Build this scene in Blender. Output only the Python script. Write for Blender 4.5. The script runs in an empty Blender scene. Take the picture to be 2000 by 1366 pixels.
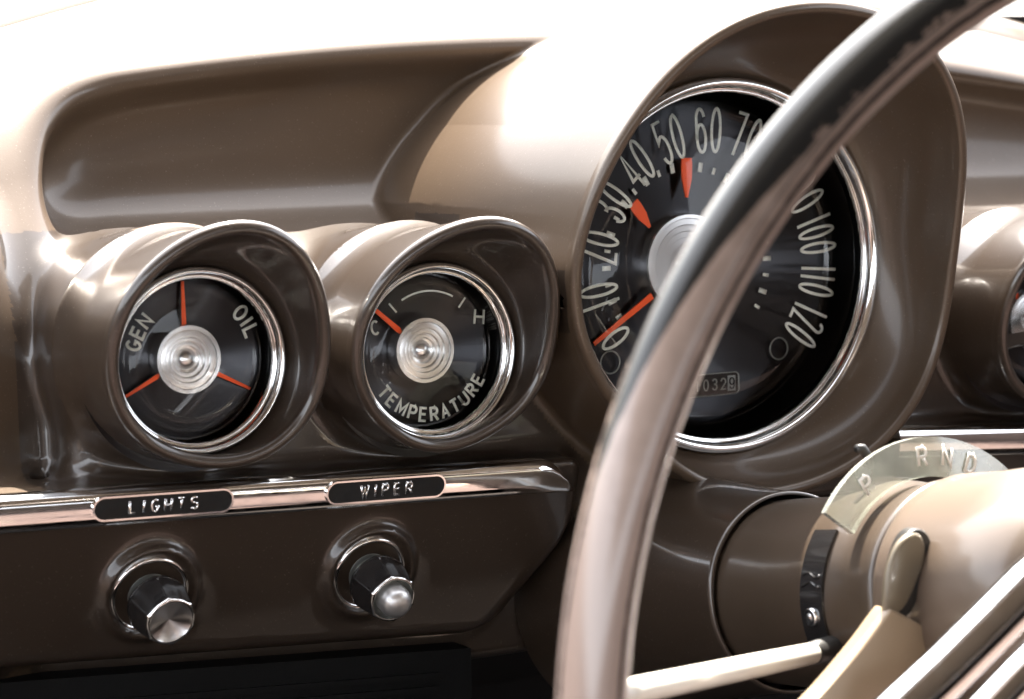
import bpy, math, random
import numpy as np
from math import sin, cos, radians, pi, atan2, hypot
from mathutils import Vector, Matrix
random.seed(4); np.random.seed(4)
SC = bpy.context.scene
COL = SC.collection

# ------------------------------------------------------------------ camera
psi, pit, rol, tilt = map(radians, (32, 20, 7.5, 17))
F = np.array([sin(psi)*cos(pit), cos(psi)*cos(pit), -sin(pit)])
R0 = np.array([cos(psi), -sin(psi), 0.]); U0 = np.array([sin(psi)*sin(pit), cos(psi)*sin(pit), cos(pit)])
RR = R0*cos(rol)+U0*sin(rol); UU = -R0*sin(rol)+U0*cos(rol)
FPX = 4890.
CAM = np.array([0., 0., 1100.])                      # millimetres
def ray(px, py): return F+RR*(px-1000)/FPX-UU*(py-683)/FPX
ORG = CAM+1000*ray(388, 706)                         # centre of the first gauge
AX = np.array([1., 0, 0]); BX = np.array([0, sin(tilt), cos(tilt)]); NX = np.array([0, -cos(tilt), sin(tilt)])
def W(p):                                            # dash frame (a right, b up the dial face, h towards the driver), mm -> world metres
    p = np.asarray(p, float)
    return (ORG+p[..., 0:1]*AX+p[..., 1:2]*BX+p[..., 2:3]*NX)*0.001
def inv(px, py, h):                                  # where a sight line meets the plane at height h over the dials
    d = ray(px, py); t = ((ORG+NX*h-CAM)@NX)/(d@NX); q = CAM+d*t-ORG
    return np.array([q@AX, q@BX, h])
cam = bpy.data.cameras.new('camera'); co = bpy.data.objects.new('camera', cam); COL.objects.link(co)
m = Matrix.Identity(4)
for i, v in enumerate((RR, UU, -F)):
    for k in range(3): m[k][i] = v[k]
for k in range(3): m[k][3] = CAM[k]*.001
co.matrix_world = m
cam.sensor_width = 36; cam.lens = 36*FPX/2000; cam.clip_start = .05; cam.clip_end = 60
cam.dof.use_dof = True; cam.dof.focus_distance = 1.07; cam.dof.aperture_fstop = 13
SC.camera = co

# ------------------------------------------------------------------ light
SUN = Vector((.28, .56, .78)).normalized()
world = bpy.data.worlds.new('World'); SC.world = world; world.use_nodes = True
nt = world.node_tree; nt.nodes.clear()
sky = nt.nodes.new('ShaderNodeTexSky'); sky.sky_type = 'NISHITA'; sky.sun_disc = False
sky.sun_elevation = math.asin(SUN.z); sky.sun_rotation = atan2(SUN.x, SUN.y)
sky.dust_density = 3.0; sky.air_density = 1.0
hs = nt.nodes.new('ShaderNodeHueSaturation'); hs.inputs['Saturation'].default_value = .25
bg = nt.nodes.new('ShaderNodeBackground'); bg.inputs[1].default_value = .15
out = nt.nodes.new('ShaderNodeOutputWorld')
nt.links.new(sky.outputs[0], hs.inputs['Color']); nt.links.new(hs.outputs[0], bg.inputs[0]); nt.links.new(bg.outputs[0], out.inputs[0])
sl = bpy.data.lights.new('sun', 'SUN'); sl.energy = 5.0; sl.angle = radians(.55); sl.color = (1, .93, .82)
so = bpy.data.objects.new('sun', sl); COL.objects.link(so); so.rotation_euler = SUN.to_track_quat('Z', 'Y').to_euler()
SC.view_settings.view_transform = 'Standard'; SC.view_settings.look = 'None'; SC.view_settings.gamma = 1
SC.view_settings.exposure = 3.1; SC.view_settings.use_curve_mapping = False
SC.render.engine = 'CYCLES'; SC.cycles.max_bounces = 8; SC.cycles.transparent_max_bounces = 16

# ------------------------------------------------------------------ materials
def mat(name, base=(.5, .5, .5), metal=0, rough=.5, coat=0, coatr=.05, bump=None, aniso=0, var=None, spec=.5, scratch=None, dust=0):
    M = bpy.data.materials.new(name); M.use_nodes = True
    n = M.node_tree; p = n.nodes['Principled BSDF']
    p.inputs['Base Color'].default_value = (*base, 1); p.inputs['Metallic'].default_value = metal
    p.inputs['Roughness'].default_value = rough; p.inputs['Coat Weight'].default_value = coat
    p.inputs['Coat Roughness'].default_value = coatr; p.inputs['Specular IOR Level'].default_value = spec
    tc = n.nodes.new('ShaderNodeTexCoord')
    if var:                                           # base colour varied by noise: (scale, second colour, lo, hi)
        nz = n.nodes.new('ShaderNodeTexNoise'); nz.inputs['Scale'].default_value = var[0]; nz.inputs['Detail'].default_value = 6
        cr = n.nodes.new('ShaderNodeMapRange'); cr.inputs[1].default_value = var[2]; cr.inputs[2].default_value = var[3]
        mx = n.nodes.new('ShaderNodeMix'); mx.data_type = 'RGBA'
        mx.inputs[6].default_value = (*base, 1); mx.inputs[7].default_value = (*var[1], 1)
        n.links.new(tc.outputs['Object'], nz.inputs['Vector']); n.links.new(nz.outputs[0], cr.inputs[0])
        n.links.new(cr.outputs[0], mx.inputs[0]); n.links.new(mx.outputs[2], p.inputs['Base Color'])
    if dust:                                          # pale specks of dust lying on the coat
        src = p.inputs['Base Color'].links[0].from_socket if p.inputs['Base Color'].links else None
        dz = n.nodes.new('ShaderNodeTexNoise'); dz.inputs['Scale'].default_value = 950; dz.inputs['Detail'].default_value = 2
        dr = n.nodes.new('ShaderNodeMapRange'); dr.inputs[1].default_value = .66; dr.inputs[2].default_value = .74; dr.inputs[4].default_value = dust
        dm = n.nodes.new('ShaderNodeMix'); dm.data_type = 'RGBA'; dm.inputs[6].default_value = (*base, 1); dm.inputs[7].default_value = (.42, .37, .31, 1)
        n.links.new(tc.outputs['Object'], dz.inputs['Vector']); n.links.new(dz.outputs[0], dr.inputs[0]); n.links.new(dr.outputs[0], dm.inputs[0])
        if src: n.links.new(src, dm.inputs[6])
        n.links.new(dm.outputs[2], p.inputs['Base Color'])
    if scratch:                                       # roughness varied by noise: (scale, lo, hi)
        nz = n.nodes.new('ShaderNodeTexNoise'); nz.inputs['Scale'].default_value = scratch[0]; nz.inputs['Detail'].default_value = 8
        cr = n.nodes.new('ShaderNodeMapRange'); cr.inputs[1].default_value = .35; cr.inputs[2].default_value = .7
        cr.inputs[3].default_value = scratch[1]; cr.inputs[4].default_value = scratch[2]
        n.links.new(tc.outputs['Object'], nz.inputs['Vector']); n.links.new(nz.outputs[0], cr.inputs[0]); n.links.new(cr.outputs[0], p.inputs['Roughness'])
    if bump:                                          # list of (scale, strength, distance)
        last = None
        for sc_, st, di in bump:
            nz = n.nodes.new('ShaderNodeTexNoise'); nz.inputs['Scale'].default_value = sc_; nz.inputs['Detail'].default_value = 3
            bp = n.nodes.new('ShaderNodeBump'); bp.inputs['Strength'].default_value = st; bp.inputs['Distance'].default_value = di
            n.links.new(tc.outputs['Object'], nz.inputs['Vector']); n.links.new(nz.outputs[0], bp.inputs['Height'])
            if last: n.links.new(last.outputs[0], bp.inputs['Normal'])
            last = bp
        n.links.new(last.outputs[0], p.inputs['Normal'])
    if aniso:
        p.inputs['Anisotropic'].default_value = aniso; p.inputs['Anisotropic Rotation'].default_value = .25
        tg = n.nodes.new('ShaderNodeTangent'); tg.direction_type = 'UV_MAP'; tg.uv_map = 'UVMap'
        n.links.new(tg.outputs[0], p.inputs['Tangent'])
    return M
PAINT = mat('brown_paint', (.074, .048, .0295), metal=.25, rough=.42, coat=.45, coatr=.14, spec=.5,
            bump=[(1100, .1, .0004), (90, .05, .001)], var=(14, (.065, .042, .025), .35, .7), dust=.14)  # base kept lighter than the gloss paint to lift the shaded recess
PAINT_SMOOTH_SHADED = mat('brown_gloss_paint_shaded', (.035, .0235, .016), metal=.2, rough=.34, coat=.8, coatr=.07, bump=[(60, .04, .001), (1300, .06, .0003)], dust=.12)  # gloss finish; base darkened to carry the shade of the lower panel
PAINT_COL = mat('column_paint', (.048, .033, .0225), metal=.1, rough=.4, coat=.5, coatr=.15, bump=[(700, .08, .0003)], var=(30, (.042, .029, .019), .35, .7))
PAINT_HUB_SUNLIT = mat('hub_paint_sunlit', (.10, .073, .054), metal=.1, rough=.4, coat=.5, coatr=.15, bump=[(700, .08, .0003)], var=(30, (.088, .064, .046), .35, .7))  # copy of the column paint, base lightened to look sunlit
CHROME = mat('chrome', (.86, .85, .84), metal=1, rough=.06, bump=[(140, .008, .001)], scratch=(160, .03, .14))
CHROME_OLD = mat('pitted_chrome', (.80, .80, .80), metal=1, rough=.12, bump=[(900, .03, .0002)], scratch=(240, .05, .3))
SPUN = mat('spun_aluminium', (.62, .61, .60), metal=1, rough=.30, aniso=.9)
SPUNB = mat('spun_hub', (.85, .85, .84), metal=1, rough=.27, aniso=.75)
SATIN = mat('satin_metal', (.55, .54, .53), metal=.9, rough=.38)
DIAL = mat('dial_black', (.05, .05, .054), metal=1, rough=.28, aniso=.97, coat=.10, coatr=.04)
BLACK = mat('black_plastic', (.012, .011, .011), rough=.18, coat=.6, coatr=.05)
PLATE = mat('plate_black', (.008, .008, .008), rough=.45, spec=.25, scratch=(300, .3, .7))
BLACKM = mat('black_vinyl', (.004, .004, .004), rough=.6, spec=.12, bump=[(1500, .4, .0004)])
RUBBER = mat('black_rubber', (.015, .014, .013), rough=.4)
GREY = mat('grey_metal', (.30, .31, .29), metal=.8, rough=.45, scratch=(300, .3, .6))
ORANGE = mat('orange_paint', (1.0, .10, .006), rough=.45)
CREAM = mat('numeral_paint', (.86, .88, .80), rough=.5, var=(900, (.78, .80, .72), .3, .7))
DIMN = mat('dark_cream_digit', (.28, .28, .25), rough=.6)  # darker cream than the dial numerals
WHITEROD = mat('ivory_plastic', (.55, .52, .46), rough=.22, coat=.5)
OLIVE = mat('gold_brown_paint', (.13, .105, .072), metal=.3, rough=.4, coat=.3)
SPOKE = mat('tan_plastic', (.20, .145, .092), rough=.42, coat=.25, coatr=.2, bump=[(300, .05, .0005)])
DARKSKIN = mat('dark_interior', (.012, .009, .008), rough=.7)
def glassmat(name, tint=(1, 1, 1), ior=1.5, rough=.01, alpha=None):
    M = bpy.data.materials.new(name); M.use_nodes = True; n = M.node_tree; n.nodes.clear()
    o = n.nodes.new('ShaderNodeOutputMaterial'); tr = n.nodes.new('ShaderNodeBsdfTransparent'); tr.inputs[0].default_value = (*tint, 1)
    g = n.nodes.new('ShaderNodeBsdfGlossy'); g.inputs['Roughness'].default_value = rough
    fr = n.nodes.new('ShaderNodeFresnel'); fr.inputs[0].default_value = ior
    mx = n.nodes.new('ShaderNodeMixShader')
    n.links.new(fr.outputs[0], mx.inputs[0]); n.links.new(tr.outputs[0], mx.inputs[1]); n.links.new(g.outputs[0], mx.inputs[2])
    last = mx
    if alpha is not None:
        df = n.nodes.new('ShaderNodeBsdfDiffuse'); df.inputs[0].default_value = (.55, .56, .50, 1)
        m2 = n.nodes.new('ShaderNodeMixShader')
        nz = n.nodes.new('ShaderNodeTexNoise'); nz.inputs['Scale'].default_value = 90; nz.inputs['Detail'].default_value = 8
        mr = n.nodes.new('ShaderNodeMapRange'); mr.inputs[1].default_value = .35; mr.inputs[2].default_value = .75
        mr.inputs[3].default_value = alpha*.6; mr.inputs[4].default_value = min(1, alpha*1.7)
        tcx = n.nodes.new('ShaderNodeTexCoord'); n.links.new(tcx.outputs['Object'], nz.inputs['Vector'])
        n.links.new(nz.outputs[0], mr.inputs[0]); n.links.new(mr.outputs[0], m2.inputs[0])
        n.links.new(mx.outputs[0], m2.inputs[1]); n.links.new(df.outputs[0], m2.inputs[2]); last = m2
    n.links.new(last.outputs[0], o.inputs[0]); return M
GLASS = glassmat('clear_lens', ior=1.36)
CLEARP = glassmat('hazy_clear_plastic', (.93, .95, .90), 1.45, .05, alpha=.27)

# ------------------------------------------------------------------ object helpers
def thing(name, label, cat, at, group=None):
    o = bpy.data.objects.new(name, None); COL.objects.link(o); o.empty_display_size = .02
    o.location = Vector(W(at)); o['label'] = label; o['category'] = cat
    if group: o['group'] = group
    bpy.context.view_layer.update()
    return o
def mesh(name, verts, faces, material, parent=None, smooth=True, uvs=None, label=None, normals=None, raw=False):
    v = np.asarray(verts, float)
    if not raw: v = W(v)
    base = np.zeros(3); q_ = parent
    while q_ is not None: base = base+np.array(q_.location); q_ = q_.parent
    v = v-base
    me = bpy.data.meshes.new(name); me.from_pydata([tuple(x) for x in v], [], [tuple(int(i) for i in f) for f in faces])
    me.materials.append(material)
    if smooth: me.polygons.foreach_set('use_smooth', [True]*len(me.polygons))
    if uvs is not None:
        ul = me.uv_layers.new(name='UVMap'); li = np.zeros(len(me.loops), int); me.loops.foreach_get('vertex_index', li)
        ul.data.foreach_set('uv', np.asarray(uvs, float)[li].ravel())
    me.validate(); me.update()
    if normals is not None: me.normals_split_custom_set_from_vertices([tuple(x) for x in normals])
    o = bpy.data.objects.new(name, me); COL.objects.link(o)
    if parent: o.parent = parent; o.matrix_parent_inverse = Matrix.Identity(4)
    if label: o['label'] = label
    return o
def autosmooth(o, deg=35):
    me = o.data
    import bmesh
    bm = bmesh.new(); bm.from_mesh(me)
    for e in bm.edges:
        if len(e.link_faces) == 2 and e.calc_face_angle(0) > radians(deg): e.smooth = False
    bm.to_mesh(me); bm.free()
    return o
class FR:                                             # a local frame given in dash coordinates
    def __init__(s, o, n=(0, 0, 1), up=(0, 1, 0)):
        s.o = np.array(o, float); s.n = np.array(n, float); s.n /= np.linalg.norm(s.n)
        u = np.array(up, float); u -= (u@s.n)*s.n; s.v = u/np.linalg.norm(u); s.u = np.cross(s.v, s.n)
    def __call__(s, p):
        p = np.asarray(p, float); return s.o+p[..., 0:1]*s.u+p[..., 1:2]*s.v+p[..., 2:3]*s.n
def lathe(fr, prof, seg=96, name='ring', material=None, parent=None, rfun=None, label=None, sharp=None, smooth=True):
    """prof: (r, h) pairs turned about the frame's axis; radial tangents are carried in the UV map"""
    V = []; UV = []; n = len(prof)
    for j, (r, h) in enumerate(prof):
        for i in range(seg):
            t = 2*pi*i/seg; k = rfun(t, j) if rfun else 1
            V.append((max(r, 1e-4)*k*cos(t), max(r, 1e-4)*k*sin(t), h))
    Fc = []; L = []
    for j in range(n-1):
        for i in range(seg):
            i2 = (i+1) % seg; Fc.append((j*seg+i, j*seg+i2, (j+1)*seg+i2, (j+1)*seg+i))
            L.append(((i/seg, j/n), ((i+1)/seg, j/n), ((i+1)/seg, (j+1)/n), (i/seg, (j+1)/n)))
    v = fr(V); o = mesh(name, v, Fc, material, parent, smooth=smooth, label=label)
    ul = o.data.uv_layers.new(name='UVMap')
    if len(o.data.loops) == 4*len(Fc): ul.data.foreach_set('uv', np.array(L, float).ravel())
    if sharp: autosmooth(o, sharp)
    return o
def tube(path, rad, seg=12, closed=False, caps=True):
    P = [np.array(p, float) for p in path]; n = len(P); V = []; Fc = []
    rads = rad if hasattr(rad, '__len__') else [rad]*n
    up = None
    for i, p in enumerate(P):
        t = P[(i+1) % n if closed else min(i+1, n-1)]-P[(i-1) % n if closed else max(i-1, 0)]; t /= np.linalg.norm(t)
        if up is None: up = np.cross(t, (0.31, .2, .9)); up /= np.linalg.norm(up)
        up = up-(up@t)*t; up /= np.linalg.norm(up); w = np.cross(t, up)
        for k in range(seg):
            a = 2*pi*k/seg; V.append(p+rads[i]*(cos(a)*up+sin(a)*w))
    for i in range(n if closed else n-1):
        for k in range(seg):
            k2 = (k+1) % seg; i2 = (i+1) % n; Fc.append((i*seg+k, i*seg+k2, i2*seg+k2, i2*seg+k))
    if caps and not closed: Fc.append(tuple(range(seg))[::-1]); Fc.append(tuple((n-1)*seg+k for k in range(seg)))
    return V, Fc
def merge(parts):
    V = []; Fc = []
    for v, f in parts:
        b = len(V); V += [tuple(x) for x in v]; Fc += [tuple(b+i for i in q) for q in f]
    return V, Fc
# ---- stroke lettering
def arc(cx, cy, rx, ry, a0, a1, n=14): return [(cx+rx*cos(radians(a0+(a1-a0)*i/n)), cy+ry*sin(radians(a0+(a1-a0)*i/n))) for i in range(n+1)]
def glyph(c, w):
    m_ = w/2; k = min(w/2, .3)
    G = {
     '0': [arc(m_, .5, m_, .5, 0, 360, 36)], 'O': [arc(m_, .5, m_, .5, 0, 360, 32)],
     '1': [[(m_, 0), (m_, 1)]], 'I': [[(m_, 0), (m_, 1)]],
     '2': [arc(m_, 1-m_*1.2, m_, m_*1.2, 170, -20, 14)+[(0, 0), (w, 0)]],
     '3': [arc(m_, .76, m_*.92, .24, 160, -90, 14)+arc(m_, .27, m_, .27, 90, -160, 14)],
     '4': [[(w*.72, 0), (w*.72, 1), (0, .27), (w, .27)]],
     '5': [[(w*.95, 1), (w*.1, 1), (0, .52)]+arc(m_, .33, m_, .33, 130, -150, 16)],
     '6': [arc(m_, .32, m_, .32, 0, 360, 24), [(0, .32), (.02*w, .6)]+arc(m_, .72, m_*.95, .28, 160, 20, 10)],
     '7': [[(0, 1), (w, 1), (w*.25, 0)]],
     '8': [arc(m_, .76, m_*.9, .24, 0, 360, 20), arc(m_, .27, m_, .27, 0, 360, 20)],
     '9': [arc(m_, .68, m_, .32, 0, 360, 24), [(w, .68), (w*.98, .4)]+arc(m_, .28, m_*.95, .28, -20, -160, 10)],
     'G': [arc(m_, .5, m_, .5, 48, 330, 26)+[(w, .42), (w*.55, .42)]],
     'C': [arc(m_, .5, m_, .5, 50, 310, 26)],
     'E': [[(w*.9, 1), (0, 1), (0, 0), (w*.9, 0)], [(0, .52), (w*.8, .52)]],
     'N': [[(0, 0), (0, 1), (w, 0), (w, 1)]], 'L': [[(0, 1), (0, 0), (w*.9, 0)]],
     'T': [[(0, 1), (w, 1)], [(m_, 1), (m_, 0)]], 'H': [[(0, 0), (0, 1)], [(w, 0), (w, 1)], [(0, .5), (w, .5)]],
     'M': [[(0, 0), (0, 1), (m_, .25), (w, 1), (w, 0)]], 'W': [[(0, 1), (w*.25, 0), (m_, .8), (w*.75, 0), (w, 1)]],
     'P': [[(0, 0), (0, 1), (w*.55, 1)]+arc(w*.55, .74, w*.42, .26, 90, -90, 10)+[(0, .48)]],
     'A': [[(0, 0), (m_, 1), (w, 0)], [(w*.2, .33), (w*.8, .33)]],
     'U': [[(0, 1), (0, m_)]+arc(m_, m_, m_, m_, 180, 360, 12)+[(w, 1)]],
     'D': [[(0, 0), (0, 1), (w*.4, 1)]+arc(w*.4, .5, w*.6, .5, 90, -90, 14)+[(0, 0)]],
     'S': [arc(m_, .75, m_*.92, .25, 40, 250, 12)+arc(m_, .25, m_, .25, 75, -150, 14)],
    }
    G['R'] = [G['P'][0], [(w*.5, .48), (w, 0)]]
    return G[c]
def ribbon(pts, wd, th=.25):
    """flat stroke of width wd through 2-D points, raised by th"""
    P = [np.array(p, float) for p in pts]; closed = len(P) > 3 and np.hypot(*(P[0]-P[-1])) < 1e-6
    if closed: P = P[:-1]
    n = len(P); V = []
    for i, p in enumerate(P):
        a = P[i-1] if (i > 0 or closed) else None; b = P[(i+1) % n] if (i < n-1 or closed) else None
        d1 = (p-a) if a is not None else (b-p); d2 = (b-p) if b is not None else (p-a)
        d1 = d1/(np.hypot(*d1)+1e-9); d2 = d2/(np.hypot(*d2)+1e-9)
        n1 = np.array([-d1[1], d1[0]]); n2 = np.array([-d2[1], d2[0]]); mm = n1+n2; L = np.hypot(*mm)
        mm = mm/L if L > 1e-3 else n1; s = wd/2/max(.45, mm@n1)
        ext = np.zeros(2)
        if a is None: ext = -d2*wd*.1
        if b is None: ext = d1*wd*.1
        q0 = p+mm*s+ext; q1 = p-mm*s+ext
        V += [(*q0, 0), (*q1, 0), (*q0, th), (*q1, th)]
    Fc = []
    for i in range(n if closed else n-1):
        a = 4*i; b = 4*((i+1) % n)
        Fc += [(a+2, a+3, b+3, b+2), (a, b, b+1, a+1)[::-1], (a, a+2, b+2, b), (a+1, b+1, b+3, a+3)]
    if not closed: Fc += [(0, 1, 3, 2), tuple(4*(n-1)+k for k in (0, 2, 3, 1))]
    return V, Fc
def word(txt, H, w, gap, sw, place, th=.25):
    """strokes of a word, each glyph mapped by place(centre offset along word) -> FR"""
    parts = []; ws = [(w*.35 if c in 'I' else w*.25 if c == '1' else w*1.25 if c in 'MW' else w)*H for c in txt]
    tot = sum(ws)+gap*(len(txt)-1); x = -tot/2
    for c, cw in zip(txt, ws):
        fr = place(x+cw/2)
        for st in glyph(c, cw/H):
            v, f = ribbon([((px*H-cw/2), (py-.5)*H) for px, py in st], sw, th)
            parts.append((fr(v), f))
        x += cw+gap
    return merge(parts)
def dialplace(c, r, ang, h, flip=False):
    """glyph frames along a circle of radius r about c, centred on angle ang (degrees, ccw from the right)"""
    def f(off):
        a = radians(ang)-(off/r if not flip else -off/r)
        d = np.array([cos(a), sin(a), 0.]); up = d if not flip else -d
        return FR(np.array([c[0], c[1], h])+d*r, (0, 0, 1), up)
    return f

# ------------------------------------------------------------------ dashboard shape (signed distance, dash frame, mm)
GA = (0., 0.); GB = (107.8, -3.8); GC = (446., -12.); SP = (257.4, 24.6)
rimS = [(1112,540),(1135,440),(1185,310),(1240,215),(1290,155),(1340,108),(1400,62),(1460,30),(1540,6),(1640,6),(1720,25),(1790,62),(1831,109),(1868,187),(1887,268),(1888,349),(1877,423),(1863,486),(1861,579),(1849,647),(1824,722),(1775,803),(1731,865),(1680,910),(1600,950),(1500,975),(1420,965),(1350,940),(1290,905),(1200,800),(1150,710),(1120,630)]
rimG = [(218,794),(259,851),(311,887),(375,911),(432,914),(492,903),(553,871),(601,823),(629,762),(642,702),(644,641),(633,569),(605,505),(553,452),(504,434),(450,435),(410,444),(371,456),(330,485),(291,525),(243,577),(214,641),(210,702),(213,754)]
rimT = [(687,690),(691,742),(709,790),(741,835),(781,863),(842,881),(890,879),(942,859),(1003,819),(1051,762),(1079,698),(1089,625),(1091,561),(1075,497),(1035,448),(986,428),(942,425),(882,440),(809,476),(753,533),(713,593),(689,650)]
def HG(t): q = np.sin(t); return 21+15*q+4*q*q
def HS(t): q = np.sin(t); return 35+22*q+9*q*q
def solve_rim(pts, c, Hf):
    out = []
    for p in pts:
        best = None
        for h in np.arange(0, 80, .5):
            q = inv(*p, h); th = atan2(q[1]-c[1], q[0]-c[0]); e = abs(Hf(th)-h)
            if best is None or e < best[0]: best = (e, th, hypot(q[0]-c[0], q[1]-c[1]))
        out.append(best[1:])
    T = np.array([o[0] for o in out]); Rv = np.array([o[1] for o in out]); g = np.linspace(-pi, pi, 361)[:-1]
    # smooth periodic fit: Fourier series, least squares
    def bas(t, K=5): return np.stack([np.ones_like(t)]+[fn(k*t) for k in range(1, K+1) for fn in (np.cos, np.sin)], -1)
    A_ = bas(T); reg = np.diag([0.]+[.02*k**2 for k in range(1, 6) for _ in (0, 1)])
    x = np.linalg.solve(A_.T@A_+reg, A_.T@Rv); tab = bas(g)@x
    g2 = np.r_[g, pi]; tab = np.r_[tab, tab[0]]
    return lambda t: np.interp((np.asarray(t)+pi) % (2*pi)-pi, g2, tab)
RS = solve_rim(rimS, SP, HS); RG = solve_rim(rimG, GA, HG); RT = solve_rim(rimT, GB, HG)
PODS = [('gauge_hood', GA, RG, HG), ('gauge_hood', GB, RT, HG), ('gauge_hood', GC, lambda t: RG(t)+1, HG), ('speedometer_hood', SP, RS, HS)]
def smin(a, b, k):
    h = np.clip(.5+.5*(b-a)/k, 0, 1); return b*(1-h)+a*h-k*h*(1-h)
def smax(a, b, k): return -smin(-a, -b, k)
KN = []                                               # knob centres on the lower panel
def lower_plane(b): return -1+.344*(np.minimum(b, -56)+56)
for px, py in ((289, 1158), (717, 1117)):
    h = -12.
    for _ in range(20): q = inv(px, py, h); h = float(lower_plane(q[1]))
    KN.append(np.array([q[0], q[1], h]))
def arch(a): return -2.6e-4*(np.maximum(a, -60)-240)**2
def sdf(a, b, h):
    top = (b-(131+arch(a)-.306*(h+95)))*.95
    s = np.clip(b/118, 0, 1); s = s*s*(3-2*s)
    fr_ = (h-(-46-52*s))*.88
    body = smax(top, fr_, 30)
    # recess: rounded opening, floor and roof level in the world
    bb = b+.306*(h+125)
    c2 = smax(smax(-(a+33.), 52.-bb, 32), bb-(128+arch(a)), 50)
    cav = smax(c2, -(h+127), 34)
    body = smax(body, -cav, 14)
    # cluster box
    cl = smax(h+24, (b-(48-.012*a-.31*(h+78)))*.95, 42)
    cl = smax(cl, -(h+79), 5); cl = smax(cl, -(a+46), 16); cl = smax(cl, -(b+90), 4)
    body = smin(body, cl, 5)
    # left roll of the panel
    roll = np.hypot(a+92, h+64)-30; roll = smax(roll, b-95, 60)
    body = smin(body, roll, 16)
    # pods
    for nm, c, Rf, Hf in PODS:
        x = a-c[0]; y = b-c[1]; rho = np.hypot(x, y); th = np.arctan2(y, x); Rv = Rf(th); Hv = Hf(th)
        big = nm[0] == 's'
        if big: t = np.clip((Hv-h)/150, 0, 1); Re = Rv+(np.interp(np.sin(th), (-1, 0, .26, .6, .9, 1), (112, 118, 120, 110, 105, 105))-Rv)*t*t*(3-2*t)
        else:
            t = np.clip((Hv-h)/100, 0, 1); Re = Rv+(np.minimum(Rv, 46)-Rv)*t+5*np.clip((-h-2)/24, 0, 1)**2
        d = np.maximum((rho-Re)*.97, h-(Hv+(10 if big else 4)))
        d = np.maximum(d, -(h+ (170 if big else 76)))
        body = smin(body, d, 4 if big else 7)
    # lower panel under the trim
    pl = -1+.344*(np.minimum(b, -56)+56)
    for k in KN:
        r = np.hypot(a-k[0], (b-k[1])*1.04)
        pl = pl+3.6*np.exp(-((r-19.2)/2.6)**2)+1.6*np.exp(-(r/25)**6)
    lw = smax((h-pl)*.93, b+46.5+.033*(a+84), 5)
    lw = smax(lw, -(b+119+.065*(a+81)), 7)
    lw = smax(lw, a-182, 8); lw = smax(lw, .75*(a-180)-.66*(b+96), 12); lw = smax(lw, -(h+40), 2)
    lw2 = smax(h+2, b+60+.03*(a-350), 5); lw2 = smax(lw2, -(a-356), 8); lw2 = smax(lw2, -(b+110), 5)
    body = smin(body, lw, 9); body = smin(body, lw2, 9)
    # seam line at the foot of the windscreen and under-dash edge
    body = smax(body, -(h+184+np.clip(.40*(a+7), -60, 34)), 3)
    body = smax(body, -(b+ (150 + 0*a)), 6)
    return body
def classify(a, b, h):
    for i, (nm, c, Rf, Hf) in enumerate(PODS):
        rho = np.hypot(a-c[0], b-c[1]); th = atan2(b-c[1], a-c[0])
        if h > (-120 if nm[0] == 's' else -21) and rho < float(Rf(th))+(9 if nm[0] == 's' else 5): return 10+i
    if b < -46.5-.033*(a+84)-1 and a < 186 and h > -38: return 1
    if h > -80 and a > -60 and b < 52: return 2
    if -30 < a and h < -70 and b < 126+arch(a)-.306*(h+125)+1: return 3
    return 0
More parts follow.
